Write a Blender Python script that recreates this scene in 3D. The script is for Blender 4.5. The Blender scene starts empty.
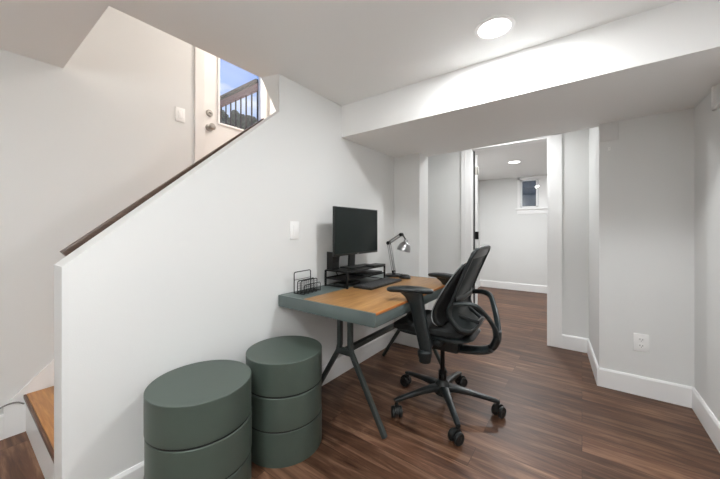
import bpy, bmesh, math, random
from mathutils import Vector, Matrix, noise
random.seed(4)
S = bpy.context.scene
C = S.collection
PI = math.pi

# ------------------------------------------------------------------ materials
def mat(name, color, rough=0.5, metal=0.0, bump=0.0, bscale=60.0, var=0.0, vscale=8.0, spec=0.5):
    m = bpy.data.materials.new(name); m.use_nodes = True
    nt = m.node_tree; b = nt.nodes['Principled BSDF']
    b.inputs['Base Color'].default_value = (*color, 1)
    b.inputs['Roughness'].default_value = rough
    b.inputs['Metallic'].default_value = metal
    b.inputs['Specular IOR Level'].default_value = spec
    tc = nt.nodes.new('ShaderNodeTexCoord')
    if var > 0:
        n = nt.nodes.new('ShaderNodeTexNoise'); n.inputs['Scale'].default_value = vscale
        n.inputs['Detail'].default_value = 3
        r = nt.nodes.new('ShaderNodeMapRange')
        r.inputs[1].default_value = .3; r.inputs[2].default_value = .7
        r.inputs[3].default_value = 1 - var; r.inputs[4].default_value = 1 + var
        mx = nt.nodes.new('ShaderNodeMix'); mx.data_type = 'RGBA'; mx.blend_type = 'MULTIPLY'
        mx.inputs[0].default_value = 1; mx.inputs[6].default_value = (*color, 1)
        nt.links.new(tc.outputs['Object'], n.inputs['Vector'])
        nt.links.new(n.outputs[0], r.inputs[0]); nt.links.new(r.outputs[0], mx.inputs[7])
        nt.links.new(mx.outputs[2], b.inputs['Base Color'])
    if bump > 0:
        n2 = nt.nodes.new('ShaderNodeTexNoise'); n2.inputs['Scale'].default_value = bscale
        bp = nt.nodes.new('ShaderNodeBump'); bp.inputs['Strength'].default_value = bump
        bp.inputs['Distance'].default_value = .01
        nt.links.new(tc.outputs['Object'], n2.inputs['Vector'])
        nt.links.new(n2.outputs[0], bp.inputs['Height']); nt.links.new(bp.outputs[0], b.inputs['Normal'])
    return m

def emit(name, color, strength):
    m = bpy.data.materials.new(name); m.use_nodes = True
    nt = m.node_tree; nt.nodes.clear()
    e = nt.nodes.new('ShaderNodeEmission'); o = nt.nodes.new('ShaderNodeOutputMaterial')
    e.inputs[0].default_value = (*color, 1); e.inputs[1].default_value = strength
    nt.links.new(e.outputs[0], o.inputs[0]); return m

def glass(name, tint=(1, 1, 1), gloss=0.08):
    m = bpy.data.materials.new(name); m.use_nodes = True
    nt = m.node_tree; nt.nodes.clear()
    o = nt.nodes.new('ShaderNodeOutputMaterial'); mx = nt.nodes.new('ShaderNodeMixShader')
    t = nt.nodes.new('ShaderNodeBsdfTransparent'); g = nt.nodes.new('ShaderNodeBsdfGlossy')
    t.inputs[0].default_value = (*tint, 1); g.inputs['Roughness'].default_value = .02
    mx.inputs[0].default_value = gloss
    nt.links.new(t.outputs[0], mx.inputs[1]); nt.links.new(g.outputs[0], mx.inputs[2])
    nt.links.new(mx.outputs[0], o.inputs[0]); return m

def wood(name, c1, c2, axis='X', rough=0.4, scale=6.0, stretch=14.0):
    m = bpy.data.materials.new(name); m.use_nodes = True
    nt = m.node_tree; b = nt.nodes['Principled BSDF']; b.inputs['Roughness'].default_value = rough
    tc = nt.nodes.new('ShaderNodeTexCoord'); mp = nt.nodes.new('ShaderNodeMapping')
    sc = [stretch, stretch, stretch]; sc['XYZ'.index(axis)] = 1.0
    mp.inputs['Scale'].default_value = sc
    n = nt.nodes.new('ShaderNodeTexNoise'); n.inputs['Scale'].default_value = scale
    n.inputs['Detail'].default_value = 6; n.inputs['Distortion'].default_value = .6
    cr = nt.nodes.new('ShaderNodeValToRGB')
    cr.color_ramp.elements[0].position = .3; cr.color_ramp.elements[0].color = (*c1, 1)
    cr.color_ramp.elements[1].position = .72; cr.color_ramp.elements[1].color = (*c2, 1)
    nt.links.new(tc.outputs['Object'], mp.inputs[0]); nt.links.new(mp.outputs[0], n.inputs['Vector'])
    nt.links.new(n.outputs[0], cr.inputs[0]); nt.links.new(cr.outputs[0], b.inputs['Base Color'])
    return m

def floor_mat():
    m = bpy.data.materials.new('plank_floor'); m.use_nodes = True
    nt = m.node_tree; b = nt.nodes['Principled BSDF']
    L = nt.links.new
    tc = nt.nodes.new('ShaderNodeTexCoord')
    br = nt.nodes.new('ShaderNodeTexBrick')
    br.inputs['Scale'].default_value = 1; br.inputs['Brick Width'].default_value = 1.22
    br.inputs['Row Height'].default_value = .15; br.inputs['Mortar Size'].default_value = .0012
    br.inputs['Mortar Smooth'].default_value = .1; br.offset = .37; br.offset_frequency = 2
    br.inputs['Color1'].default_value = (0.0, 0.0, 0.0, 1); br.inputs['Color2'].default_value = (1, 1, 1, 1)
    br.inputs['Mortar'].default_value = (.3, .3, .3, 1)
    L(tc.outputs['Object'], br.inputs['Vector'])
    # long streaky grain along x, shifted per plank
    mp = nt.nodes.new('ShaderNodeMapping'); mp.inputs['Scale'].default_value = (1.3, 15, 1)
    add = nt.nodes.new('ShaderNodeVectorMath'); add.operation = 'MULTIPLY_ADD'
    add.inputs[1].default_value = (7, 3, 5)
    L(br.outputs['Color'], add.inputs[0]); L(tc.outputs['Object'], add.inputs[2]); L(add.outputs[0], mp.inputs[0])
    n = nt.nodes.new('ShaderNodeTexNoise'); n.inputs['Scale'].default_value = 1.7
    n.inputs['Detail'].default_value = 8; n.inputs['Roughness'].default_value = .62; n.inputs['Distortion'].default_value = .8
    L(mp.outputs[0], n.inputs['Vector'])
    cr = nt.nodes.new('ShaderNodeValToRGB')
    e = cr.color_ramp.elements
    e[0].position = .28; e[0].color = (.027, .0095, .0045, 1)
    e[1].position = .74; e[1].color = (.285, .165, .100, 1)
    k = e.new(.5); k.color = (.116, .054, .030, 1)
    L(n.outputs[0], cr.inputs[0])
    # per plank tone
    mr = nt.nodes.new('ShaderNodeMapRange'); mr.inputs[3].default_value = .72; mr.inputs[4].default_value = 1.22
    L(br.outputs['Color'], mr.inputs[0])
    mx = nt.nodes.new('ShaderNodeMix'); mx.data_type = 'RGBA'; mx.blend_type = 'MULTIPLY'; mx.inputs[0].default_value = 1
    L(cr.outputs[0], mx.inputs[6]); L(mr.outputs[0], mx.inputs[7])
    mo = nt.nodes.new('ShaderNodeMix'); mo.data_type = 'RGBA'; mo.blend_type = 'MIX'
    L(br.outputs['Fac'], mo.inputs[0]); L(mx.outputs[2], mo.inputs[6]); mo.inputs[7].default_value = (.04, .018, .011, 1)
    L(mo.outputs[2], b.inputs['Base Color'])
    rr = nt.nodes.new('ShaderNodeMapRange'); b.inputs['Specular IOR Level'].default_value = .35; rr.inputs[3].default_value = .36; rr.inputs[4].default_value = .52
    L(n.outputs[0], rr.inputs[0]); L(rr.outputs[0], b.inputs['Roughness'])
    bp = nt.nodes.new('ShaderNodeBump'); bp.inputs['Strength'].default_value = .12; bp.inputs['Distance'].default_value = .004
    L(n.outputs[0], bp.inputs['Height']); L(bp.outputs[0], b.inputs['Normal'])
    return m

def mesh_fabric(name, color, see):
    m = bpy.data.materials.new(name); m.use_nodes = True
    nt = m.node_tree; b = nt.nodes['Principled BSDF']; o = nt.nodes['Material Output']
    b.inputs['Base Color'].default_value = (*color, 1); b.inputs['Roughness'].default_value = .7
    t = nt.nodes.new('ShaderNodeBsdfTransparent'); mx = nt.nodes.new('ShaderNodeMixShader')
    tc = nt.nodes.new('ShaderNodeTexCoord'); w = nt.nodes.new('ShaderNodeTexChecker')
    w.inputs['Scale'].default_value = 700
    w.inputs['Color1'].default_value = (see * 1.6,) * 3 + (1,); w.inputs['Color2'].default_value = (see * .4,) * 3 + (1,)
    nt.links.new(tc.outputs['Object'], w.inputs['Vector']); nt.links.new(w.outputs['Color'], mx.inputs[0])
    nt.links.new(b.outputs[0], mx.inputs[1]); nt.links.new(t.outputs[0], mx.inputs[2]); nt.links.new(mx.outputs[0], o.inputs[0])
    return m

M = dict(
    wall=mat('wall_paint', (.755, .76, .75), .75, bump=.05, bscale=220),
    ceil=mat('ceiling_paint', (.85, .85, .84), .85),
    trim=mat('trim_paint', (.90, .90, .895), .35),
    door=mat('door_paint', (.82, .80, .775), .4),
    plastic=mat('white_plastic', (.93, .93, .92), .35),
    floor=floor_mat(),
    tread=wood('stair_oak', (.33, .135, .04), (.52, .26, .085), 'X', .35),
    nosing=wood('stair_nosing', (.08, .032, .013), (.15, .065, .03), 'X', .35),
    rail=wood('rail_walnut', (.06, .035, .024), (.115, .072, .05), 'Y', .4),
    desk=mat('desk_green_metal', (.095, .122, .118), .4, var=.05),
    deskleg=mat('desk_leg_metal', (.055, .065, .062), .38, metal=.35),
    desktop=wood('desk_wood', (.25, .118, .038), (.42, .235, .088), 'Y', .34, 5, 11),
    drum=mat('drum_green', (.062, .083, .069), .42, var=.04),
    drumdark=mat('drum_gap', (.012, .014, .013), .7),
    black=mat('black_plastic', (.010, .0115, .0115), .42, var=.1, vscale=20),
    chair=mat('chair_plastic', (.0105, .0145, .0155), .34, var=.1, vscale=20),
    chairhi=mat('chair_frame_grey', (.022, .03, .031), .38),
    cushion=mat('chair_fabric', (.008, .009, .009), .85, bump=.3, bscale=500),
    piping=mat('chair_piping', (.26, .27, .27), .6),
    mesh=mesh_fabric('chair_mesh', (.009, .016, .017), .07),
    wire=mat('black_wire', (.012, .012, .012), .4, metal=.2),
    screen=mat('monitor_glass', (.007, .012, .011), .22, spec=.25),
    keys=mat('key_caps', (.022, .023, .024), .5),
    steel=mat('brushed_steel', (.38, .38, .38), .3, metal=1),
    nickel=mat('satin_nickel', (.42, .40, .37), .32, metal=1),
    blackmetal=mat('black_metal', (.012, .012, .012), .35, metal=.6),
    glass=glass('pane_glass', (.97, .98, 1), .05),
    winglass=glass('window_glass', (.62, .66, .68), .13),
    diff=emit('lamp_diffuser', (1, .97, .92), 9),
    redwood=wood('rail_redwood', (.17, .05, .04), (.26, .09, .07), 'X', .7),
    railcap=mat('rail_cap', (.012, .010, .012), .9, spec=.05),
    leaf=mat('leaf', (.03, .05, .03), .8, var=.4, vscale=6),
    bark=mat('bark', (.05, .04, .03), .9),
    edge=wood('desk_edge_wood', (.36, .11, .022), (.55, .20, .05), 'Y', .4),
    gapshade=mat('gap_shade', (.05, .05, .05), .7),
    panel=mat('panel_paint', (.70, .70, .69), .6),
    siding=mat('siding', (.36, .35, .32), .7, var=.05),
    cable=mat('grey_cable', (.22, .21, .2), .5),
    white=mat('white_card', (.93, .93, .92), .5),
    deck=mat('deck_boards', (.14, .1, .08), .7),
)

# ------------------------------------------------------------------ mesh builder
class MB:
    def __init__(s): s.bm = bmesh.new()
    def box(s, a, b, bev=0.0, mtx=None, seg=2):
        t = bmesh.new(); bmesh.ops.create_cube(t, size=1)
        a, b = Vector(a), Vector(b)
        for v in t.verts:
            v.co = Vector((a[i] + (v.co[i] + .5) * (b[i] - a[i]) for i in range(3)))
        if bev > 0:
            bmesh.ops.bevel(t, geom=t.edges[:], offset=bev, segments=seg, affect='EDGES', profile=.5)
        return s.merge(t, mtx)
    def merge(s, t, mtx=None):
        if mtx is not None: bmesh.ops.transform(t, matrix=mtx, verts=t.verts)
        bmesh.ops.recalc_face_normals(t, faces=t.faces)
        me = bpy.data.meshes.new('tmp'); t.to_mesh(me); t.free()
        s.bm.from_mesh(me); bpy.data.meshes.remove(me); return s
    def loft(s, rings, cap=True, closed=False, mtx=None):
        t = bmesh.new(); R = [[t.verts.new(p) for p in r] for r in rings]
        n = len(R[0]); m = len(R)
        for i in range(m if closed else m - 1):
            A, B = R[i], R[(i + 1) % m]
            for j in range(n):
                t.faces.new((A[j], A[(j + 1) % n], B[(j + 1) % n], B[j]))
        if cap and not closed:
            t.faces.new(R[0][::-1]); t.faces.new(R[-1])
        return s.merge(t, mtx)
    def prism(s, front, back, mtx=None):   # two polygons of equal length
        return s.loft([front, back], True, False, mtx)
    def lathe(s, prof, n=48, mtx=None, cap=True):
        return s.loft([[(r * math.cos(2 * PI * j / n), r * math.sin(2 * PI * j / n), z) for j in range(n)] for r, z in prof], cap, False, mtx)
    def tube(s, pts, r, n=10, closed=False, flat=None, up=None, mtx=None, square=False):
        # r: number, list of numbers or list of (ra, rb); section swept on a frame that follows `up`
        pts = [Vector(p) for p in pts]; N = len(pts); rings = []
        if not isinstance(r, (list, tuple)): r = [r] * N
        up = Vector(up) if up else None
        prev = None
        for i, p in enumerate(pts):
            if closed: d = pts[(i + 1) % N] - pts[i - 1]
            else: d = pts[min(i + 1, N - 1)] - pts[max(i - 1, 0)]
            d.normalize()
            if up is not None:
                a = d.cross(up)
                if a.length < 1e-4: a = d.orthogonal()
            elif prev is None: a = d.orthogonal()
            else: a = prev - d * prev.dot(d)
            a.normalize(); prev = a; b = d.cross(a).normalized()
            ra, rb = r[i] if isinstance(r[i], (list, tuple)) else (r[i], r[i])
            ring = []
            for j in range(n):
                th = 2 * PI * (j + .5) / n; cx, cy = math.cos(th), math.sin(th)
                if square:
                    e = .28; cx = math.copysign(abs(cx) ** e, cx); cy = math.copysign(abs(cy) ** e, cy)
                ring.append(p + a * (ra * cx) + b * (rb * cy))
            rings.append(ring)
        return s.loft(rings, not closed, closed, mtx)
    def build(s, name, m, parent=None, smooth=True, loc=None, angle=35):
        bmesh.ops.remove_doubles(s.bm, verts=s.bm.verts, dist=1e-6)
        me = bpy.data.meshes.new(name); s.bm.to_mesh(me); s.bm.free()
        if smooth:
            me.polygons.foreach_set('use_smooth', [True] * len(me.polygons))
            me.set_sharp_from_angle(angle=math.radians(angle))
        me.materials.append(M[m] if isinstance(m, str) else m)
        o = bpy.data.objects.new(name, me); C.objects.link(o)
        if parent: o.parent = parent
        if loc: o.location = loc
        return o

def tag(o, label, cat, group=None):
    o['label'] = label; o['category'] = cat
    if group: o['group'] = group
    return o
def thing(name, label, cat, loc=(0, 0, 0), rz=0, group=None):
    o = bpy.data.objects.new(name, None); o.empty_display_size = .05; C.objects.link(o)
    o.location = loc; o.rotation_euler = (0, 0, rz); return tag(o, label, cat, group)
def struct(o): o['kind'] = 'structure'; return o
def copy_tree(o, parent=None):
    c = o.copy(); C.objects.link(c); c.parent = parent
    for ch in [x for x in S.objects if x.parent == o]: copy_tree(ch, c)
    return c
def smooth_path(pts, n=6):
    P = [Vector(p) for p in pts]; out = []
    for i in range(len(P) - 1):
        p0 = P[max(i - 1, 0)]; p1 = P[i]; p2 = P[i + 1]; p3 = P[min(i + 2, len(P) - 1)]
        for k in range(n):
            t = k / n
            out.append(.5 * ((2 * p1) + (p2 - p0) * t + (2 * p0 - 5 * p1 + 4 * p2 - p3) * t * t + (3 * p1 - p0 - 3 * p2 + p3) * t ** 3))
    out.append(P[-1]); return out
def rounded_rect(w, h, r, n=5):      # closed 2-D loop, centred
    out = []
    for cx, cy, a0 in ((w / 2 - r, h / 2 - r, 0), (-w / 2 + r, h / 2 - r, PI / 2), (-w / 2 + r, -h / 2 + r, PI), (w / 2 - r, -h / 2 + r, 1.5 * PI)):
        for k in range(n + 1):
            a = a0 + PI / 2 * k / n; out.append((cx + r * math.cos(a), cy + r * math.sin(a)))
    return out

# ------------------------------------------------------------------ room shell
XW = -1.555; XB = -1.69; XS = -2.573; ZC = 2.14; YB = -1.9
struct(MB().box((XS - .1, YB, -.1), (1.6, 6.5, 0)).build('floor', 'floor', smooth=False))
m = MB()
front = [(XW, .255, 0), (XW, 3.54, 0), (XW, 3.54, ZC), (XW, 1.255, ZC), (XW, 1.255, 1.898), (XW, .255, 1.011)]
back = [(XB, .255, 0), (XB, 3.54, 0), (XB, 3.54, ZC), (XB, 1.217, ZC), (XB, 1.337, 1.961), (XB, .255, 1.011)]
m.prism(front, back)
struct(m.build('wall_left', 'wall', smooth=False))
struct(MB().box((XW, 2.716, 0), (-1.272, 2.918, ZC)).build('wall_column', 'wall', smooth=False))
# stairwell wall with the door opening
DY0, DY1, DZ0, DZ1 = 1.28, 1.965, 1.155, 3.12
m = MB()
m.box((XS - .12, YB, 0), (XS, DY0, 3.45)).box((XS - .12, DY1, 0), (XS, 2.6, 3.45))
m.box((XS - .12, DY0, 0), (XS, DY1, DZ0)).box((XS - .12, DY0, DZ1), (XS, DY1, 3.45))
struct(m.build('wall_stairs', 'wall', smooth=False))
m = MB().box((XB, .33, ZC + .2), (XB + .1, 2.6, 3.45)).box((XS, .33, ZC + .2), (XB + .1, .43, 3.45)).box((XS, 2.45, 0), (XB, 2.6, 3.45)).box((XS, .3, 3.45), (XB + .1, 2.6, 3.55))
struct(m.build('wall_stairwell_upper', 'wall', smooth=False))
# back wall with doorway
DWX0, DWX1, DWY = -1.03, -.264, 3.54
m = MB()
m.box((XB, DWY, 0), (DWX0, DWY + .11, ZC)).box((DWX1, DWY, 0), (1.1, DWY + .11, ZC)).box((DWX0, DWY, 2.075), (DWX1, DWY + .11, ZC))
struct(m.build('wall_back', 'wall', smooth=False))
m = MB().prism([(.103, 2.85, 0), (.585, 2.85, 0), (.585, DWY, 0), (.052, DWY, 0)], [(.103, 2.85, ZC), (.585, 2.85, ZC), (.585, DWY, ZC), (.052, DWY, ZC)])
struct(m.build('wall_jog', 'wall', smooth=False))
struct(MB().box((.585, YB, 0), (.69, DWY, ZC)).build('wall_right', 'wall', smooth=False))
struct(MB().box((XS - .12, YB - .1, 0), (.69, YB, ZC)).build('wall_behind', 'wall', smooth=False))
# far room
FY = 6.4
WX0, WX1, WZ0, WZ1 = -.955, -.30, 1.55, 2.095
m = MB()
m.box((-1.78, FY, 0), (WX0, FY + .12, ZC)).box((WX1, FY, 0), (1.1, FY + .12, ZC))
m.box((WX0, FY, 0), (WX1, FY + .12, WZ0)).box((WX0, FY, WZ1), (WX1, FY + .12, ZC))
struct(m.build('wall_far', 'wall', smooth=False))
struct(MB().box((-1.79, DWY + .11, 0), (-1.668, FY, ZC)).build('wall_far_left', 'wall', smooth=False))
struct(MB().box((1.0, DWY + .11, 0), (1.1, FY, ZC)).build('wall_far_right', 'wall', smooth=False))
# ceiling (with the stair shaft left open)
m = MB().box((XB, YB, ZC), (1.1, FY + .12, ZC + .2)).box((XS - .1, YB, ZC), (XB, .428, ZC + .2))
struct(m.build('ceiling', 'ceil', smooth=False))
struct(MB().prism([(XW, 1.876, 1.888), (XW, 2.918, 1.888), (XW, 2.918, ZC), (XW, 1.876, ZC)], [(.585, 1.876, 1.902), (.585, 2.918, 1.938), (.585, 2.918, ZC), (.585, 1.876, ZC)]).build('ceiling_beam', 'ceil', smooth=False))

# baseboards
BH, BT = .134, .014
def baseboard(name, segs):
    m = MB()
    for (x0, y0, x1, y1, nx, ny) in segs:     # wall line and outward normal
        d = Vector((x1 - x0, y1 - y0, 0)); n = Vector((nx, ny, 0))
        prof = [(0, 0), (BT, 0), (BT, BH - .012), (BT * .55, BH), (0, BH)]
        A = [Vector((x0, y0, z)) + n * o for o, z in prof]; B = [p + d for p in A]
        m.loft([A, B])
    return struct(m.build(name, 'trim', smooth=False))
baseboard('baseboard_left', [(XW, .2555, XW, 2.716, 1, 0), (XW, 2.716, -1.272 + BT, 2.716, 0, -1), (-1.272, 2.716 - BT, -1.272, 2.918, 1, 0), (XW, DWY, DWX0 - .1, DWY, 0, -1)])
a = Vector((.052 - .103, DWY - 2.85)).normalized()
baseboard('baseboard_right', [(.585, YB, .585, 2.85, -1, 0), (.585, 2.85, .0905, 2.85, 0, -1), (.103, 2.85 - BT, .052, DWY, -a.y, a.x), (.052, DWY, DWX1 + .108, DWY, 0, -1)])
baseboard('baseboard_far', [(-1.668, FY, 1.0, FY, 0, -1), (-1.668, 3.65, -1.668, FY, 1, 0)])
baseboard('baseboard_stairs', [(XS, YB, XS, .1895, 1, 0)])
# doorway casing
m = MB()
m.box((DWX0 - .10, DWY - .016, 0), (DWX0, DWY, 2.16 - .03), .004).box((DWX1, DWY - .016, 0), (DWX1 + .108, DWY, 2.13), .004)
m.box((DWX0 - .10, DWY - .016, 2.072), (DWX1 + .108, DWY, 2.138), .004)
m.box((DWX0 - .055, DWY - .020, 0), (DWX0 - .050, DWY - .012, 2.1))
m.box((DWX0 - .002, DWY - .016, 0), (DWX0 + .016, DWY + .125, 2.06)).box((DWX1 - .016, DWY - .016, 0), (DWX1 + .002, DWY + .125, 2.06))
m.box((DWX0, DWY, 2.06), (DWX1, DWY + .125, 2.075))
tr = struct(m.build('trim_1', 'trim', smooth=False))
MB().box((DWX0 + .016, DWY + .065, 0), (DWX0 + .0195, DWY + .125, 2.06)).build('gap_shade', 'gapshade', tr, smooth=False)  # dark strip painting the unlit gap between jamb and open leaf
# far door leaf, swung open into the far room
d2 = struct(MB().box((0, -.018, .01), (.735, .018, 2.03), .002).build('door_2', 'trim', smooth=False))
d2.location = (DWX0 + .022, DWY + .15, 0); d2.rotation_euler = (0, 0, math.radians(107))
for z in (.2, 1.08, 1.84):
    hg = MB().tube([(-.008, -.022, z - .045), (-.008, -.022, z + .045)], .008).box((-.004, -.02, z - .045), (.002, .016, z + .045)).build('hinge', 'blackmetal' if z < 1.5 else 'nickel', d2)
kn = MB().lathe([(.012, .0), (.012, .03), (.026, .04), (.03, .055), (.022, .068), (.004, .07)], 24, Matrix.Translation((.67, -.018, .88)) @ Matrix.Rotation(PI / 2, 4, 'X')).build('door_knob', 'blackmetal', d2)

# stair door with glass lite
GY0, GY1, GZ0, GZ1 = 1.436, 1.872, 2.094, 2.95
xd = XS - .03
m = MB()
m.box((xd - .04, DY0 + .006, DZ0 + .01), (xd, GY0, DZ1 - .01)).box((xd - .04, GY1, DZ0 + .01), (xd, DY1 - .006, DZ1 - .01))
m.box((xd - .04, GY0, DZ0 + .01), (xd, GY1, GZ0)).box((xd - .04, GY0, GZ1), (xd, GY1, DZ1 - .01))
d1 = struct(m.build('door_1', 'door', smooth=False))
m = MB()
for a, b in (((GY0 - .012, GZ0 - .012), (GY0 + .006, GZ1 + .012)), ((GY1 - .006, GZ0 - .012), (GY1 + .012, GZ1 + .012)), ((GY0, GZ0 - .012), (GY1, GZ0 + .006)), ((GY0, GZ1 - .006), (GY1, GZ1 + .012))):
    m.box((xd - .005, a[0], a[1]), (xd + .01, b[0], b[1]), .003)
m.build('glass_bead', 'trim', d1, smooth=False)
MB().box((xd - .025, GY0, GZ0), (xd - .021, GY1, GZ1)).build('pane', 'glass', d1, smooth=False)
RX = Matrix.Rotation(PI / 2, 4, 'Y')
MB().lathe([(.032, 0), (.032, .006), (.013, .012), (.012, .035), (.026, .042), (.029, .056), (.02, .066), (.003, .068)], 28, Matrix.Translation((xd, 1.349, 2.03)) @ RX).build('door_knob', 'nickel', d1)
MB().lathe([(.03, 0), (.03, .008), (.024, .016), (.003, .017)], 28, Matrix.Translation((xd, 1.349, 2.155)) @ RX).box((xd + .016, 1.338, 2.152), (xd + .034, 1.36, 2.158), .002).build('deadbolt', 'nickel', d1)
m = MB().box((XS, DY0 - .07, DZ0), (XS + .014, DY0 + .012, DZ1 + .07), .003).box((XS, DY1 - .012, DZ0), (XS + .014, DY1 + .07, DZ1 + .07), .003).box((XS, DY0, DZ1 - .012), (XS + .014, DY1, DZ1 + .07), .003)
m.box((XS - .12, DY0 - .001, DZ0), (XS + .004, DY0 + .006, DZ1)).box((XS - .12, DY1 - .006, DZ0), (XS + .004, DY1 + .001, DZ1))
struct(m.build('trim_2', 'door', smooth=False))

# far window (slider)
m = MB(); yw = FY - .012; f = .035
m.box((WX0 - .03, yw, WZ0 - .01), (WX0 + .012, FY + .07, WZ1 + .03), .003).box((WX1 - .012, yw, WZ0 - .01), (WX1 + .03, FY + .07, WZ1 + .03), .003)
m.box((WX0 - .03, yw, WZ1 - .012), (WX1 + .03, FY + .07, WZ1 + .03), .003)
m.box((WX0, yw, WZ0 - .01), (WX1, FY + .07, WZ0 + .012), .003)
w1 = struct(m.build('window_1', 'trim', smooth=False))
MB().box((WX0 - .055, FY - .045, WZ0 - .03), (WX1 + .055, FY, WZ0 - .006), .004).box((WX0 - .035, FY - .014, WZ0 - .11), (WX1 + .035, FY, WZ0 - .03), .003).build('window_sill', 'trim', w1, smooth=False)
xm = -.665
m = MB()
for x0, x1, y in ((WX0 + .012, xm + .018, FY + .045), (xm - .018, WX1 - .012, FY + .02)):
    m.box((x0, y, WZ0 + .012), (x0 + .03, y + .022, WZ1 - .012), .002).box((x1 - .03, y, WZ0 + .012), (x1, y + .022, WZ1 - .012), .002)
    m.box((x0, y, WZ0 + .012), (x1, y + .022, WZ0 + .036), .002).box((x0, y, WZ1 - .036), (x1, y + .022, WZ1 - .012), .002)
m.build('sash', 'trim', w1, smooth=False)
MB().box((WX0 + .03, FY + .054, WZ0 + .03), (xm, FY + .058, WZ1 - .03)).box((xm, FY + .029, WZ0 + .03), (WX1 - .03, FY + .033, WZ1 - .03)).build('pane', 'winglass', w1, smooth=False)
# white blind over the right pane; neighbour's siding outside
MB().box((xm + .02, FY + .004, WZ0 + .012), (WX1 - .012, FY + .012, WZ1 - .012)).build('blind', 'white', w1, smooth=False)
m = MB()
for k in range(16):
    z = .9 + k * .13
    m.prism([(-2.2, 7.55, z), (-2.2, 7.6, z), (-2.2, 7.6, z + .13), (-2.2, 7.575, z + .13)], [(1.2, 7.55, z), (1.2, 7.6, z), (1.2, 7.6, z + .13), (1.2, 7.575, z + .13)])
nb = tag(m.build('siding_wall', 'siding', smooth=False), 'blue-grey lap siding of the neighbouring house seen through the far window', 'wall')
nb['kind'] = 'structure'

# ------------------------------------------------------------------ staircase
st = thing('staircase', 'white staircase with orange-brown wood treads rising behind the sloping half wall', 'stairs', (-2.13, .28, 0))
ox, oy = -2.13, .28
RISE, RUN = .19, .20
for k in range(5):
    z = .213 + k * RISE; y = .262 + k * RUN
    t = MB().box((XS + .016 - ox, y + .0125 - oy, z - .022), (XB - .002 - ox, y + RUN + .016 - oy, z), .002).build('tread', 'tread', st, smooth=False)
    MB().box((XS + .016 - ox, y - oy, z - .022), (XB - .002 - ox, y + .012 - oy, z), .003).build('nosing', 'nosing', t, smooth=False)
    z0 = z - RISE - .0 if k else 0
    MB().box((XS + .016 - ox, y + .010 - oy, z0), (XB - .002 - ox, y + .022 - oy, z - .0225)).build('riser', 'trim', st, smooth=False)
MB().box((XS + .001 - ox, 1.27 - oy, DZ0 - .028), (XB - .002 - ox, 2.449 - oy, DZ0), .002).build('landing', 'tread', st, smooth=False)
MB().box((XS + .016 - ox, 1.288 - oy, .965), (XB - .002 - ox, 1.30 - oy, DZ0 - .0285)).build('riser', 'trim', st, smooth=False)
pf = [(.19, 0), (.19, .178), (1.26, 1.22), (1.26, 0)]
MB().prism([(XS + .001 - ox, y - oy, z) for y, z in pf], [(XS + .0135 - ox, y - oy, z) for y, z in pf]).build('skirt_board', 'trim', st, smooth=False)
hr = thing('handrail', 'long dark wooden handrail sloping up along the back of the half wall', 'handrail', (-1.728, .29, 1.0515))
HA, HB = Vector((0, 0, -.006)), Vector((0, .975, .827))
MB().tube([HA, HB], [(.018, .016)] * 2, 16, up=(1, 0, 0), square=True).build('rail', 'rail', hr)
for t in (.2, .75):
    p = HA.lerp(HB, t)
    MB().tube([p + Vector((0, 0, -.012)), p + Vector((0, 0, -.055)), p + Vector((.0385, 0, -.085))], .006, 8).build('bracket', 'nickel', hr)
cb = MB().tube(smooth_path([(XS + .0135, -.2, .139), (XS + .0135, .1, .139), (XS + .02, .185, .182), (XS + .028, .235, .186), (XS + .045, .262, .172)]), .004, 8).build('cable', 'cable')
tag(cb, 'thin grey cable along the stair wall baseboard, ending under the bottom tread', 'cable')

# ------------------------------------------------------------------ wall fittings
def switch(name, label, loc, rz, w=.078, h=.118):
    t = thing(name, label, 'switch', loc, rz)     # local: plate faces +x
    MB().box((0, -w / 2, -h / 2), (.006, w / 2, h / 2), .002).build('plate', 'plastic', t)
    MB().box((.006, -.0165, -.033), (.0075, .0165, .033)).box((.0075, -.015, -.03), (.0095, .015, .03), .002).build('rocker', 'plastic', t)
    return t
switch('light_switch', 'white rocker light switch on the long wall above the desk\'s left end', (XW, 1.381, 1.146), 0)
switch('light_switch', 'white rocker light switch on the stair wall beside the upper door', (XS, 1.10, 2.06), 0, .072, .11)
t = thing('power_outlet', 'white double power outlet low on the wall at right, above the baseboard', 'outlet', (.331, 2.85, .366))
MB().box((-.039, -.006, -.06), (.039, 0, .06), .002).build('plate', 'plastic', t)
for dz in (-.021, .021):
    s = MB().prism([(x, -.0085, z + dz) for x, z in rounded_rect(.034, .03, .009)], [(x, -.006, z + dz) for x, z in rounded_rect(.034, .03, .009)]).build('socket', 'plastic', t)
    MB().box((-.0085, -.0092, dz - .002), (-.006, -.0086, dz + .008)).box((.006, -.0092, dz - .002), (.0085, -.0092 + .0006, dz + .007)).box((-.002, -.0092, dz - .01), (.002, -.0086, dz - .006)).build('slot', 'drumdark', s, smooth=False)
t = thing('access_panel', 'small square access cover on the wall under the beam at right', 'panel', (.160, 2.85, 1.857))
MB().box((-.053, -.007, -.063), (.053, 0, .063), .002).build('cover', 'panel', t)
MB().box((-.044, -.010, -.054), (.044, -.007, .054)).build('lid', 'panel', t)
t = thing('wall_hook', 'tiny white hook on the wall below the square access cover', 'hook', (.160, 2.85, 1.735))
MB().box((-.007, -.004, -.012), (.007, 0, .012), .0015).build('plate', 'plastic', t)
MB().tube(smooth_path([(0, -.003, .004), (0, -.016, -.004), (0, -.02, -.012), (0, -.026, -.006)]), .0028, 8).build('prong', 'plastic', t)
t = thing('air_vent', 'white louvred air vent high on the right wall at the frame edge', 'vent', (.585, 2.268, 1.88))
m = MB()
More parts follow.
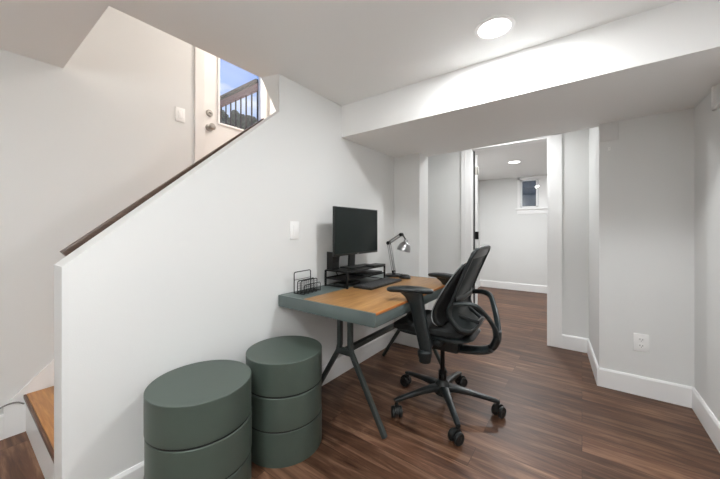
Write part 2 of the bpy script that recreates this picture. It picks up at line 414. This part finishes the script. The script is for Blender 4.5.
for a, b in (((-.2, -.085), (-.175, .085)), ((.175, -.085), (.2, .085)), ((-.2, -.085), (.2, -.062)), ((-.2, .062), (.2, .085))):
    m.box((-.016, a[0], a[1]), (0, b[0], b[1]), .002)
m.build('frame', 'plastic', t)
MB().box((-.003, -.176, -.063), (0, .176, .063)).build('backing', 'plastic', t, smooth=False)
for k in range(9):
    z = -.056 + k * .014
    MB().prism([(-.008, -.176, z), (-.001, -.176, z + .009), (-.0005, -.176, z + .0075), (-.0075, -.176, z - .0015)], [(-.008, .176, z), (-.001, .176, z + .009), (-.0005, .176, z + .0075), (-.0075, .176, z - .0015)]).build('slat', 'plastic', t, smooth=False)

# recessed lights
def downlight(label, x, y, z, power, color=(.965, .985, 1)):
    t = thing('recessed_light', label, 'ceiling light', (x, y, z), 0)
    MB().lathe([(.074, 0), (.074, -.006), (.09, -.004), (.092, 0)], 40, cap=False).build('trim_ring', 'trim', t)
    MB().lathe([(.074, -.001), (.074, -.004), (.001, -.006)], 40).build('diffuser', 'diff', t)
    l = bpy.data.lights.new('downlight', 'AREA'); l.shape = 'DISK'; l.size = .13; l.energy = power; l.color = color
    o = bpy.data.objects.new('downlight', l); C.objects.link(o); o.location = (x, y, z - .012)
    return t
downlight('round white recessed light in the ceiling in front of the beam', -.347, 1.59, ZC, 15)
downlight('round white recessed light in the far room\'s ceiling beyond the doorway', -.80, 4.92, ZC, 30)
downlight('round recessed light above the passage behind the beam', -.62, 3.22, ZC, 7.5)
downlight('round recessed light in the ceiling nearest the foot of the stairs', -.55, -.35, ZC, 17)
l = bpy.data.lights.new('stairwell_light', 'AREA'); l.shape = 'DISK'; l.size = .3; l.energy = 17; l.color = (1, .89, .82)
o = bpy.data.objects.new('stairwell_light', l); C.objects.link(o); o.location = (-2.1, 2.1, 3.42)
t = thing('recessed_light', 'round warm light at the top of the stairwell', 'ceiling light', (-2.1, 2.1, 3.45))
MB().lathe([(.15, 0), (.15, -.015), (.13, -.02), (.001, -.021)], 40).build('diffuser', 'diff', t)

# unseen standing lamp added behind the camera to brighten ceiling and room evenly
t = thing('fill_lamp', 'black standing fill lamp added out of view near the right wall, facing the stairs', 'lamp', (.33, -.75, 0))
MB().lathe([(.13, 0), (.13, .018), (.02, .03), (.012, .05)], 32).build('base', 'blackmetal', t)
MB().lathe([(.011, .04), (.011, 1.62)], 16).build('pole', 'blackmetal', t)
MB().lathe([(.02, 1.60), (.08, 1.63), (.13, 1.70), (.126, 1.70), (.076, 1.637), (.002, 1.62)], 40, cap=False).build('lamp_bowl', 'blackmetal', t)
l = bpy.data.lights.new('fill_light', 'AREA'); l.shape = 'DISK'; l.size = .2; l.energy = 38; l.color = (.96, .985, 1)
o = bpy.data.objects.new('fill_light', l); C.objects.link(o); o.location = (.33, -.75, 1.69); o.rotation_euler = (PI, 0, 0)

# ------------------------------------------------------------------ desk
DX0, DX1, DYa, DYb, DZ = -1.549, -.820, 1.243, 2.452, .737
dk = thing('desk', 'grey-green metal desk with an orange-brown wood top against the wall', 'desk', ((DX0 + DX1) / 2, (DYa + DYb) / 2, 0))
ox, oy = dk.location.x, dk.location.y
def L(x, y, z): return (x - ox, y - oy, z)
BK = -1.335     # back strip
m = MB()
TH = .072
m.box(L(DX0, DYa, DZ - TH), L(DX1, DYa + .012, DZ), .0025).box(L(DX0, DYb - .012, DZ - TH), L(DX1, DYb, DZ), .0025)
m.box(L(DX1 - .012, DYa + .010, DZ - TH), L(DX1, DYb - .010, DZ - .0135), .0015).box(L(DX0, DYa + .010, DZ - TH), L(DX0 + .012, DYb - .010, DZ), .0025)
m.box(L(DX0 + .01, DYa + .01, DZ - TH + .002), L(DX1 - .01, DYb - .01, DZ - TH + .012))
fr = m.build('frame', 'desk', dk)
MB().box(L(DX0 + .012, DYa + .012, DZ - .02), L(BK, DYb - .012, DZ - .001), .001).build('back_strip', 'desk', dk)
tp = MB().box(L(BK + .001, DYa + .0125, DZ - .013), L(DX1 - .003, DYb - .0125, DZ + .0005), .001).build('top', 'desktop', dk)
MB().box(L(DX1 - .003, DYa + .0125, DZ - .013), L(DX1 + .001, DYb - .0125, DZ + .0005), .001).build('edge_band', 'edge', tp)
KZ = .43
for y in (1.43, 2.36):
    for sx, xt, xf in ((1, -1.118, -.877), (-1, -1.198, -1.462)):
        q = .018
        pts = [L(xt, y, DZ - TH), L(xt, y, KZ + .02), L(xt + (xf - xt) * .045, y, KZ - .02), L(xf, y, .004)]
        MB().tube(pts, [(.0145, .0145)] * 2 + [(.0135, .0135)] * 2, 12, up=(0, 1, 0), square=True).build('leg', 'deskleg', dk)
    MB().box(L(-1.21, y - .017, KZ - .035), L(-1.106, y + .017, KZ + .0), .004).build('leg_joint', 'deskleg', dk)
    MB().box(L(-1.24, y - .03, DZ - TH - .004), L(-1.075, y + .03, DZ - TH)).build('mounting_plate', 'deskleg', dk)
MB().tube([L(-1.158, 1.445, KZ - .014), L(-1.158, 2.345, KZ - .014)], [(.017, .017)] * 2, 12, up=(1, 0, 0), square=True).build('crossbar', 'deskleg', dk)
DT = DZ + .0008

# ------------------------------------------------------------------ drum cabinets
def drum(label, x, y, R, offs):
    t = thing('storage_drum', label, 'storage drum', (x, y, 0), 0, None)
    H = .50; th = H / 3
    for k in range(3):
        dx, dy = offs[k]; z0 = k * th; T = Matrix.Translation((dx, dy, 0))
        g = .010
        pr = [(R - .001, z0 + (0.0 if k == 0 else g)), (R, z0 + g + .001), (R, z0 + th - .002), (R - .002, z0 + th), (R - .012, z0 + th)] 
        if k == 2: pr += [(R * .6, z0 + th - .001), (.002, z0 + th - .001)]
        else: pr += [(.002, z0 + th)]
        c = MB().lathe(pr, 96, T).build('tier', 'drum', t, angle=40)
        if k:
            MB().lathe([(R - .004, z0 + .0005), (R - .004, z0 + g - .0005)], 64, T).build('swivel_ring', 'drumdark', t)
    return t
drum('green-grey three-tier drum nearest the camera, at the picture\'s lower edge', -1.330, .655, .204, [(.0, .0), (.001, .002), (0, 0)])
drum('green-grey three-tier drum between the desk leg and the nearer drum', -1.312, 1.098, .201, [(0, 0), (.001, -.004), (0, 0)])

# ------------------------------------------------------------------ things on the desk
# letter sorter
t = thing('letter_sorter', 'black wire letter sorter on the grey strip at the desk\'s left end', 'letter sorter', (-1.465, 1.415, DT))
t.rotation_euler = (0, 0, math.radians(6))
def wire_loop(x, y0, y1, h, r=.0032):
    p = []
    rr = .012
    p += [(x, y0, .003), (x, y0, h - rr)]
    for k in range(1, 5): a = PI / 2 * k / 4; p.append((x, y0 + rr - rr * math.cos(a), h - rr + rr * math.sin(a)))
    for k in range(0, 4): a = PI / 2 * k / 4; p.append((x, y1 - rr + rr * math.sin(a), h - rr + rr * math.cos(a)))
    p += [(x, y1, h - rr), (x, y1, .003)]
    return MB().tube(p, r, 8)
for x, h in ((-.042, .135), (-.012, .082), (.014, .082), (.042, .058)):
    w = wire_loop(x, -.082, .082, h).build('divider', 'wire', t)
    g = MB()
    if h < .1:
        for k in range(1, 9): y = -.082 + .164 * k / 9; g.tube([(x, y, .003), (x, y, h)], .0009, 5)
        for k in range(1, 5): g.tube([(x, -.082, h * k / 5), (x, .082, h * k / 5)], .0009, 5)
    else:
        g.tube([(x, -.082, .085), (x, .082, .085)], .002, 6)
    g.build('wire_grid', 'wire', w)
m = MB()
for y in (-.082, -.04, 0, .04, .082): m.tube([(-.044, y, .003), (.044, y, .003)], .003, 6)
for x in (-.03, 0, .028): m.tube([(x, -.082, .003), (x, .082, .003)], .002, 6)
m.build('tray', 'wire', t)

# monitor riser
RZ = .858; RX0, RX1, RY0, RY1 = -1.515, -1.312, 1.645, 2.135
t = thing('monitor_riser', 'black metal two-level monitor riser standing on the desk', 'monitor stand', ((RX0 + RX1) / 2, (RY0 + RY1) / 2, DT))
ox, oy = t.location.x, t.location.y
m = MB().box(L(RX0, RY0, RZ - DT - .006), L(RX1, RY1, RZ - DT - .002), .001)
for a, b in (((RX0, RY0), (RX1, RY0)), ((RX0, RY1), (RX1, RY1)), ((RX0, RY0), (RX0, RY1)), ((RX1, RY0), (RX1, RY1))):
    m.tube([L(*a, RZ - DT - .006), L(*b, RZ - DT - .006)], .0055, 8)
m.build('top_shelf', 'blackmetal', t)
for x in (RX0, RX1):
    for y in (RY0, RY1):
        MB().box(L(x - .006, y - .006, 0), L(x + .006, y + .006, RZ - DT - .004), .001).build('leg', 'blackmetal', t)
zl = .052
m = MB().box(L(RX0, RY0, zl), L(RX1, RY1, zl + .003))
m.box(L(RX1 - .004, RY0, zl), L(RX1, RY1, zl + .012)).box(L(RX0, RY0, zl), L(RX0 + .004, RY1, zl + .012))
m.build('lower_shelf', 'blackmetal', t)
for y in (RY0, RY1): MB().tube([L(RX0, y, .008), L(RX1, y, .008)], .004, 6).build('foot_rail', 'blackmetal', t)
# things stored on the riser's lower level and top
o = MB().box((-.085, -.13, 0), (.085, .13, .016), .003).build('notebook', 'black', loc=(-1.415, 2.0, DT + zl + .0035)); tag(o, 'black notebook lying on the riser\'s lower shelf', 'notebook')
o = MB().box((-.05, -.10, 0), (.05, .10, .02), .004).build('docking_station', 'black', loc=(-1.42, 1.78, DT + .0005)); tag(o, 'flat black box on the desk under the riser\'s left half', 'box')
o = MB().box((-.05, -.085, 0), (.05, .085, .013), .003).build('hard_drive_case', 'black', loc=(-1.345, 2.04, RZ - .0005)); tag(o, 'flat black case lying on the riser\'s top beside the monitor base', 'case')
# upright organiser at the riser's left end
t = thing('pen_organizer', 'black upright organizer at the left end of the monitor riser', 'organizer', (-1.483, 1.69, RZ - .001))
m = MB()
pf = [(-.028, -.036), (.028, -.036), (.028, .036), (-.028, .036)]
m.prism([(x, y, 0) for x, y in pf], [(x, y, .13 if y < 0 else .10) for x, y in pf]); m.build('case', 'blackmetal', t)
MB().box((.0285, -.03, .015), (.031, .03, .05), .001).build('front_pocket', 'wire', t)
# monitor
MX, MYc, MW, MZ0, MZ1 = -1.385, 1.868, .552, .961, 1.313
t = thing('monitor', 'wide black computer monitor standing on the black riser', 'monitor', (-1.43, MYc, RZ))
ox, oy = -1.43, MYc
m = MB().box((MX - .018 - ox, -MW / 2, MZ0 - RZ), (MX - ox, MW / 2, MZ1 - RZ), .004)
m.box((MX - .045 - ox, -MW * .3, MZ0 + .05 - RZ), (MX - .016 - ox, MW * .3, MZ1 - .07 - RZ), .012)
m.build('housing', 'black', t)
MB().box((MX - ox, -MW / 2 + .007, MZ0 + .016 - RZ), (MX + .0012 - ox, MW / 2 - .007, MZ1 - .007 - RZ)).build('screen', 'screen', t, smooth=False)
MB().box((MX - ox, -.012, MZ0 + .004 - RZ), (MX + .0014 - ox, .012, MZ0 + .009 - RZ)).build('logo_badge', 'nickel', t, smooth=False)
MB().prism([(-.03, -.035, .008), (-.03, .035, .008), (-.012, .035, .008), (-.012, -.035, .008)], [(-.022, -.03, .22), (-.022, .03, .22), (.0, .03, .22), (.0, -.03, .22)]).build('neck', 'black', t)
MB().prism([(x, y, 0) for x, y in rounded_rect(.13, .19, .02)], [(x, y, .009) for x, y in rounded_rect(.13, .19, .02)]).build('base', 'black', t)
cbl = MB().tube(smooth_path([(-1.46, 1.80, 1.0), (-1.49, 1.775, .95), (-1.50, 1.77, .90), (-1.528, 1.77, .85), (-1.528, 1.80, .79), (-1.527, 1.86, .745)]), .004, 8).build('cable', 'wire')
tag(cbl, 'black cable hanging from the monitor down behind the riser', 'cable')
# keyboard
t = thing('keyboard', 'black keyboard on the wood desk top in front of the riser', 'keyboard', (-1.232, 1.925, DT), math.radians(1))
MB().prism([(x, y, .001) for x, y in rounded_rect(.155, .45, .008)], [(x, y, .014) for x, y in rounded_rect(.155, .45, .008)]).build('case', 'black', t)
m = MB()
for r in range(6):
    n = 17; x = .06 - r * .0235
    if r == 0:
        ys = [(-.215, .02), (-.19, .02), (-.165, .02)]; 
        for k in range(4): m.box((x - .0095, -.217 + k * .025, .014), (x + .0095, -.196 + k * .025, .0185), .0015, seg=1)
        m.box((x - .0095, -.115, .014), (x + .0095, .03, .0185), .0015, seg=1)
        for k in range(7): m.box((x - .0095, .036 + k * .026, .014), (x + .0095, .058 + k * .026, .0185), .0015, seg=1)
    else:
        for k in range(n):
            y = -.217 + k * .0257; m.box((x - .0095, y, .014), (x + .0095, y + .022, .0185), .0015, seg=1)
m.build('keys', 'keys', t)
# mouse
t = thing('mouse', 'small black computer mouse near the lamp base', 'mouse', (-1.205, 2.285, DT), math.radians(10))
rings = []
for z, s in ((0, .9), (.008, 1), (.018, .97), (.027, .82), (.033, .55), (.035, .15)):
    rings.append([(.052 * s * math.cos(2 * PI * j / 28), .031 * s * math.sin(2 * PI * j / 28), z) for j in range(28)])
MB().loft(rings).build('shell', 'black', t, angle=60)
MB().lathe([(.006, -.003), (.007, 0), (.006, .003)], 16, Matrix.Translation((-.026, 0, .0315)) @ Matrix.Rotation(PI / 2, 4, 'X')).build('scroll_wheel', 'keys', t)
# desk lamp
LX, LY = -1.345, 2.345
t = thing('desk_lamp', 'silver jointed desk lamp with a metal bell shade at the desk\'s far end', 'lamp', (LX, LY, DT))
MB().lathe([(.075, 0), (.075, .012), (.07, .018), (.02, .022), (.014, .03), (.012, .045), (.001, .046)], 48).build('base', 'blackmetal', t)
E0 = Vector((0, 0, .03)); E1 = Vector((-.052, 0, .292)); E2 = Vector((.075, 0, .368)); E3 = Vector((.112, 0, .325))
m = MB()
for dy in (-.012, .012):
    m.tube([E0 + Vector((-.008, dy, 0)), E1 + Vector((-.008, dy, 0))], .0035, 8).tube([E0 + Vector((.012, dy, 0)), E1 + Vector((.012, dy, 0))], .0035, 8)
m.build('lower_arm', 'steel', t)
m = MB()
for dy in (-.011, .011):
    m.tube([E1 + Vector((0, dy, .012)), E2 + Vector((0, dy, .012))], .0032, 8).tube([E1 + Vector((0, dy, -.01)), E2 + Vector((0, dy, -.01))], .0032, 8)
m.build('upper_arm', 'steel', t)
for E, r in ((E0 + Vector((0, 0, .01)), .012), (E1, .016), (E2, .015)):
    MB().lathe([(r * .7, -.02), (r, -.016), (r, .016), (r * .7, .02)], 20, Matrix.Translation(E) @ Matrix.Rotation(PI / 2, 4, 'X')).build('joint', 'blackmetal', t)
def coil(a, b, r, turns, off):
    a, b = a + off, b + off; d = (b - a); u = d.normalized(); p = u.orthogonal().normalized(); q = u.cross(p); N = turns * 8
    return [a + d * (k / N) + p * r * math.cos(2 * PI * k / 8) + q * r * math.sin(2 * PI * k / 8) for k in range(N + 1)]
m = MB()
for dy in (-.006, .006): m.tube(coil(E0.lerp(E1, .12), E0.lerp(E1, .42), .004, 14, Vector((.004, dy, 0))), .0011, 5)
m.build('spring', 'steel', t)
ax = Vector((.22, .1, .97)).normalized()     # points from the shade's mouth to its cap
rot = ax.to_track_quat('Z', 'Y').to_matrix().to_4x4()
SC = Vector((.108, -.0, .272))
m = MB()
prof = [(.0585, -.045), (.058, -.035), (.054, -.015), (.045, .008), (.032, .024), (.02, .032), (.019, .05), (.014, .056), (.002, .057)]
m.lathe(prof, 40, Matrix.Translation(SC) @ rot, cap=False)
m.lathe([(r - .002, z) for r, z in prof[:-3]], 40, Matrix.Translation(SC) @ rot, cap=False)
m.build('lamp_shade', 'steel', t, angle=50)
MB().lathe([(.017, .005), (.023, -.012), (.02, -.028), (.002, -.036)], 24, Matrix.Translation(SC) @ rot).build('bulb', 'white', t)
MB().tube([E2, E2 + Vector((.02, 0, -.01)), SC + ax * .05], .006, 8).build('neck', 'blackmetal', t)

# ------------------------------------------------------------------ office chair (front = -x)
ch = thing('office_chair', 'black mesh-back swivel office chair on casters pulled up to the desk', 'office chair', (-.73, 1.905, 0), math.radians(3))
def superring(c, ay, az, ny=(0, 1, 0), nz=(0, 0, 1), e=.5, n=28):
    c = Vector(c); ny, nz = Vector(ny), Vector(nz); out = []
    for j in range(n):
        th = 2 * PI * j / n; a, b = math.cos(th), math.sin(th)
        out.append(c + ny * (ay * math.copysign(abs(a) ** e, a)) + nz * (az * math.copysign(abs(b) ** e, b)))
    return out
# base
MB().lathe([(.03, .085), (.05, .09), (.055, .10), (.05, .145), (.034, .17), (.03, .18), (.002, .181)], 32).build('base_hub', 'chair', ch)
R5 = .325
for k in range(5):
    a = math.radians(14 + 72 * k); dr = Vector((math.cos(a), math.sin(a), 0)); n = Vector((-dr.y, dr.x, 0))
    rings = []
    for r, z, w, h in ((.03, .13, .030, .022), (.08, .133, .026, .020), (.16, .124, .020, .016), (.25, .11, .017, .013), (.315, .099, .016, .012), (.338, .094, .012, .009)):
        rings.append(superring(dr * r + Vector((0, 0, z)), w, h, n, (0, 0, 1), .55, 20))
    MB().loft(rings).tube([dr * R5 + Vector((0, 0, .095)), dr * R5 + Vector((0, 0, .066))], .012, 12).build('base_leg', 'chair', ch)
    # caster, trailing at its own angle
    b = a + (.9, -.5, .35, 1.3, -1.0)[k]; u = Vector((math.cos(b), math.sin(b), 0)); v = Vector((-u.y, u.x, 0))
    cc = dr * R5 + u * .014 + Vector((0, 0, .034))
    F = Matrix((( u.x, v.x, 0, cc.x), (u.y, v.y, 0, cc.y), (0, 0, 1, cc.z), (0, 0, 0, 1))) @ Matrix.Scale(1.13, 4)
    hood = MB()
    rings = []
    for yy, s in ((-.010, 1.0), (.010, 1.0)):
        rings.append([(.033 * math.cos(q), yy, .004 + .034 * math.sin(q)) for q in [PI * i / 14 for i in range(15)]] + [(-.02, yy, .0), (.02, yy, .0)])
    hood.loft(rings, mtx=F)
    cs = hood.tube([(-.014, 0, .03), (-.014, 0, .05)], .011, 12, mtx=F).build('caster', 'black', ch)
    for sy in (-1, 1):
        MB().lathe([(.010, -.009), (.026, -.009), (.03, -.005), (.03, .005), (.026, .009), (.012, .007), (.010, .009), (.001, .0095)], 28, F @ Matrix.Translation((0, sy * .0195, 0)) @ Matrix.Rotation(-sy * PI / 2, 4, 'X')).build('wheel', 'black', cs)
MB().lathe([(.026, .17), (.026, .235), (.024, .24), (.0145, .242), (.0145, .40)], 24).build('gas_cylinder', 'blackmetal', ch)
MB().tube([(.01, -.03, .20), (.01, -.045, .235)], .008, 8).build('cylinder_tab', 'chair', ch)
# tilt mechanism and levers
m = MB().box((-.14, -.07, .385), (.12, .07, .49), .016).box((-.05, -.19, .455), (.05, .19, .492), .01)
m.build('mechanism', 'chair', ch)
MB().tube([(-.10, .05, .44), (-.11, .22, .435)], .006, 8).tube([(-.11, .22, .435), (-.112, .26, .434)], .012, 10).build('tilt_lever', 'chair', ch)
# seat pan + cushion
def seat_rings(x0, x1, w, t, zf):
    out = []; N = 16
    for i in range(N + 1):
        s = i / N; x = x0 + (x1 - x0) * s
        k = (1 - abs(2 * s - 1) ** 5) ** .5 if 0 < s < 1 else .12
        k = max(k, .12)
        out.append(superring((x, 0, zf(s)), w * (.55 + .45 * k) * (1 - .06 * s), t * k, e=.45))
    return out
MB().loft(seat_rings(-.27, .215, .200, .016, lambda s: .506 + .004 * math.cos(s * PI))).build('seat_pan', 'chair', ch)
MB().loft(seat_rings(-.29, .19, .212, .030, lambda s: .541 - .012 * max(0, .25 - s) / .25)).build('seat', 'cushion', ch)
# mesh back
prof = smooth_path([(.236, 0, 1.032), (.178, 0, .895), (.128, 0, .77), (.101, 0, .69), (.112, 0, .64), (.150, 0, .598), (.185, 0, .578), (.21, 0, .57)], 5)
def half_w(i):
    s = i / (len(prof) - 1)
    return .216 + .012 * math.sin(PI * min(1, s * 1.15)) - .06 * max(0, (s - .72) / .28) ** 2
def back_pt(i, t):
    p = prof[i]; w = half_w(i)
    return Vector((p.x + .010 + .022 * (1 - t * t) * math.sin(PI * min(1, .12 + .8 * i / (len(prof) - 1))), w * t, p.z + (.012 * (1 - t * t) if i == 0 else 0)))
NT = 12
t_ = bmesh.new(); G = [[t_.verts.new(back_pt(i, -1 + 2 * j / NT)) for j in range(NT + 1)] for i in range(len(prof))]
for i in range(len(prof) - 1):
    for j in range(NT): t_.faces.new((G[i][j], G[i][j + 1], G[i + 1][j + 1], G[i + 1][j]))
bk = MB().merge(t_).build('back_mesh', 'mesh', ch, angle=80)
N = len(prof) - 1
loop = [back_pt(0, -1 + 2 * j / NT) for j in range(1, NT)]
loop += [back_pt(i, 1) for i in range(1, N)] + [back_pt(N, 1 - 2 * j / NT) for j in range(1, NT)] + [back_pt(i, -1) for i in range(N - 1, 0, -1)]
rr = []
for p in loop:
    if p.z > 1.0: rr.append((.011, .011))
    elif p.z > .72: rr.append((.0095, .013))
    else: rr.append((.009, .015))
MB().tube(loop, rr, 12, closed=True, up=(.4, 0, 1)).build('back_frame', 'chair', ch, angle=60)
# top band of the mesh, a crossbar and the height-adjust strip behind the lumbar pad
m = MB(); rows = []
for i in (0, 1, 2): rows.append([back_pt(i, -1 + 2 * j / NT) + Vector((.004, 0, 0)) for j in range(NT + 1)])
t_ = bmesh.new(); G = [[t_.verts.new(p) for p in r] for r in rows]
for i in range(2):
    for j in range(NT): t_.faces.new((G[i][j], G[i][j + 1], G[i + 1][j + 1], G[i + 1][j]))
m.merge(t_).build('head_band', 'chair', ch)
MB().tube([back_pt(11, -.85), back_pt(11, -.4) + Vector((.012, 0, -.004)), back_pt(11, .4) + Vector((.012, 0, -.004)), back_pt(11, .85)], [(.006, .016)] * 4, 10, up=(0, 0, 1)).build('back_crossbar', 'chair', ch)
# lumbar pad, set in front of the mesh
lp = smooth_path([(.166, 0, .962), (.085, 0, .84), (.022, 0, .73), (-.003, 0, .66), (.002, 0, .60), (.035, 0, .562)], 5)
rings = []; n_ = len(lp)
for i, p in enumerate(lp):
    d = (lp[min(i + 1, n_ - 1)] - lp[max(i - 1, 0)]).normalized(); nn = Vector((-d.z, 0, d.x)); nn = nn if nn.x > 0 else -nn
    s = i / (n_ - 1); k = max(.1, (1 - abs(2 * s - 1) ** 6) ** .5)
    rings.append(superring(p + nn * .02, .205 * (.75 + .25 * k), .024 * (.3 + .7 * k), (0, 1, 0), nn, .6))
lb = MB().loft(rings).build('lumbar_pad', 'cushion', ch)
pp = [Vector(r[0 + 14]) for r in rings]      # near side edge (y negative)
MB().tube([p + Vector((-.014, -.002, 0)) for p in pp], .003, 6).build('piping', 'piping', lb)
pp = [Vector(r[0]) for r in rings]
MB().tube([p + Vector((-.012, .002, 0)) for p in pp], .0035, 6).build('piping', 'piping', lb)
MB().tube([(.04, 0, .70), (.11, 0, .70)], .018, 10).build('lumbar_mount', 'chair', ch)
# yoke: one spine from under the seat, forking into two arms that hold the back
sp = smooth_path([(.0, 0, .40), (.13, 0, .405), (.235, 0, .418), (.295, 0, .445), (.325, 0, .50), (.328, 0, .555)], 5)
MB().tube(sp, [(.058 - .018 * i / (len(sp) - 1), .023) for i in range(len(sp))], 14, up=(1, 0, 1)).build('spine', 'chair', ch)
for sy in (-1, 1):
    br = smooth_path([(.326, sy * .02, .515), (.322, sy * .05, .575), (.300, sy * .10, .640), (.268, sy * .165, .705), (.247, sy * .185, .726), (.215, sy * .197, .735), (.175, sy * .206, .734), (.125, sy * .214, .724)], 5)
    MB().tube(br, [(.012, .026 - .012 * (i / (len(br) - 1)) ** .7) for i in range(len(br))], 14).build('yoke_arm', 'chairhi', ch)
MB().tube([(.13, -.12, .64), (.23, -.05, .60), (.23, .05, .60), (.13, .12, .64)], .011, 10).build('back_brace', 'chair', ch)
# armrests
for sy in (-1, 1):
    ar = MB()
    ar.tube(smooth_path([(-.01, sy * .16, .474), (-.005, sy * .235, .470), (.002, sy * .29, .46), (.002, sy * .307, .47)], 4), [(.03, .014)] * 13, 12, up=(1, 0, 0))
    A = ar.build('arm_bracket', 'chair', ch)
    MB().lathe([(.022, -.042), (.032, -.036), (.036, -.012), (.041, .004), (.041, .022), (.032, .032)], 28, Matrix.Translation((.002, sy * .317, .445))).build('pivot_knob', 'chair', A)
    rings = []
    for x, z, a, b in ((.01, .455, .032, .022), (-.002, .52, .036, .022), (-.018, .59, .039, .022), (-.032, .66, .040, .022), (-.045, .72, .042, .023), (-.062, .76, .054, .025), (-.078, .78, .066, .028), (-.082, .791, .072, .03)):
        rings.append(superring((x, sy * .315, z), a, b, (1, 0, 0), (0, 1, 0), .6, 24))
    MB().loft(rings).build('arm_post', 'chair', ch)
    T = Matrix.Translation((-.092, sy * .312, .79)) @ Matrix.Rotation(-sy * math.radians(16), 4, 'Z')
    rings = []
    for z, s in ((0, .86), (.006, .97), (.016, 1.0), (.024, .95), (.029, .8), (.030, .3)):
        rings.append([(.137 * s * math.copysign(abs(math.cos(q)) ** .75, math.cos(q)), .043 * s * math.copysign(abs(math.sin(q)) ** .75, math.sin(q)), z + .006 * math.cos(q) ** 2 * (-1)) for q in [2 * PI * j / 40 for j in range(40)]])
    MB().loft(rings, mtx=T).build('arm_pad', 'chair', ch, angle=50)

# ------------------------------------------------------------------ outside the stair door
RYo = 2.07
t = thing('deck_railing', 'reddish wooden deck railing with dark balusters outside the upper door\'s glass', 'railing', (-3.96, RYo, 1.765))
zr = 1.015
MB().box((-2.6, -.05, zr), (1.06, .05, zr + .035), .004).build('cap_rail', 'railcap', t)
MB().box((-2.6, -.02, zr - .07), (1.06, .02, zr - .001)).build('top_rail', 'redwood', t)
MB().box((-2.6, -.02, .06), (1.1, .02, .14)).build('bottom_rail', 'redwood', t)
x = 1.02
while x > -2.6:
    MB().box((x - .0065, -.0065, .14), (x + .0065, .0065, zr - .07)).build('baluster', 'railcap', t, smooth=False); x -= .108
po = MB().box((1.06, -.02, -.1), (1.085, .02, zr + .02), .002).build('post', 'railcap', t, smooth=False)
for k in range(7): MB().box((1.085, -.012, .30 + k * .105), (1.135, .012, .318 + k * .105)).build('bracket', 'railcap', po, smooth=False)
MB().box((1.1, .025, -.1), (1.2, .07, zr + .12), .004).build('end_board', 'trim', t, smooth=False)
MB().box((-2.6, -.05, -.1), (-2.51, .05, zr + .02), .004).build('post', 'railcap', t, smooth=False)
dkk = MB().box((-6.6, 2.0, 1.57), (-2.72, 2.2, 1.66)).box((-6.5, 2.03, 0), (-6.4, 2.13, 1.57)).box((-3.0, 2.03, 0), (-2.9, 2.13, 1.57)).build('deck_edge', 'deck', smooth=False)
struct(dkk)
def tree(label, x, y, h, r):
    t = thing('tree', label, 'tree', (x, y, -.1), 0, None)
    MB().tube([(0, 0, 0), (.05, .03, h * .6), (0, 0, h - r)], [.14, .1, .05], 8).build('trunk', 'bark', t)
    b = bmesh.new(); bmesh.ops.create_icosphere(b, subdivisions=5, radius=1)
    for v in b.verts:
        n = noise.fractal(v.co * 2.2 + Vector((x, y, 0)), 1.0, 2.0, 5) * .45 + 1
        v.co = Vector((v.co.x * r * 1.1, v.co.y * r * 1.1, v.co.z * r)) * n + Vector((0, 0, h - r))
    MB().merge(b).build('foliage', 'leaf', t, angle=10)
tree('dark leafy tree seen low at the left of the upper door\'s glass', -13.2, 7.35, 6.5, .75)
tree('dark leafy tree seen low in the middle of the upper door\'s glass', -11.0, 6.75, 5.55, .45)
tree('dark bushy tree seen through the railing near the half wall', -9.0, 5.78, 4.95, .6)

# ------------------------------------------------------------------ sky
w = bpy.data.worlds.new('World'); S.world = w; w.use_nodes = True
nt = w.node_tree; bg = nt.nodes['Background']
tc = nt.nodes.new('ShaderNodeTexCoord'); sep = nt.nodes.new('ShaderNodeSeparateXYZ')
nt.links.new(tc.outputs['Generated'], sep.inputs[0])
cr = nt.nodes.new('ShaderNodeValToRGB')
cr.color_ramp.elements[0].position = .2; cr.color_ramp.elements[0].color = (.46, .64, .95, 1)
cr.color_ramp.elements[1].position = .6; cr.color_ramp.elements[1].color = (.06, .20, .72, 1)
nt.links.new(sep.outputs[2], cr.inputs[0])
mp = nt.nodes.new('ShaderNodeMapping'); mp.inputs['Scale'].default_value = (3, 3, 9)
nz = nt.nodes.new('ShaderNodeTexNoise'); nz.inputs['Scale'].default_value = 1.6; nz.inputs['Detail'].default_value = 6
nt.links.new(tc.outputs['Generated'], mp.inputs[0]); nt.links.new(mp.outputs[0], nz.inputs['Vector'])
c2 = nt.nodes.new('ShaderNodeValToRGB')
c2.color_ramp.elements[0].position = .46; c2.color_ramp.elements[0].color = (0, 0, 0, 1)
c2.color_ramp.elements[1].position = .68; c2.color_ramp.elements[1].color = (.9, .9, .9, 1)
nt.links.new(nz.outputs[0], c2.inputs[0])
mx = nt.nodes.new('ShaderNodeMix'); mx.data_type = 'RGBA'
nt.links.new(c2.outputs[0], mx.inputs[0]); nt.links.new(cr.outputs[0], mx.inputs[6]); mx.inputs[7].default_value = (.9, .93, 1, 1)
nt.links.new(mx.outputs[2], bg.inputs[0]); bg.inputs[1].default_value = 1.0

# ------------------------------------------------------------------ camera, view
cam = bpy.data.cameras.new('Camera'); co = bpy.data.objects.new('Camera', cam); C.objects.link(co)
cam.sensor_width = 36; cam.lens = 36 * 303.5 / 720; cam.shift_y = -10 / 720; cam.clip_start = .02
co.location = (0, 0, 1.15); co.rotation_euler = (PI / 2, 0, math.atan(222 / 303.5))
S.camera = co
S.view_settings.view_transform = 'Standard'; S.view_settings.look = 'None'
S.view_settings.gamma = 1; S.view_settings.use_curve_mapping = False; S.view_settings.exposure = 0.16
S.cycles.max_bounces = 14; S.cycles.diffuse_bounces = 8; S.cycles.transparent_max_bounces = 16
S.cycles.use_denoising = True
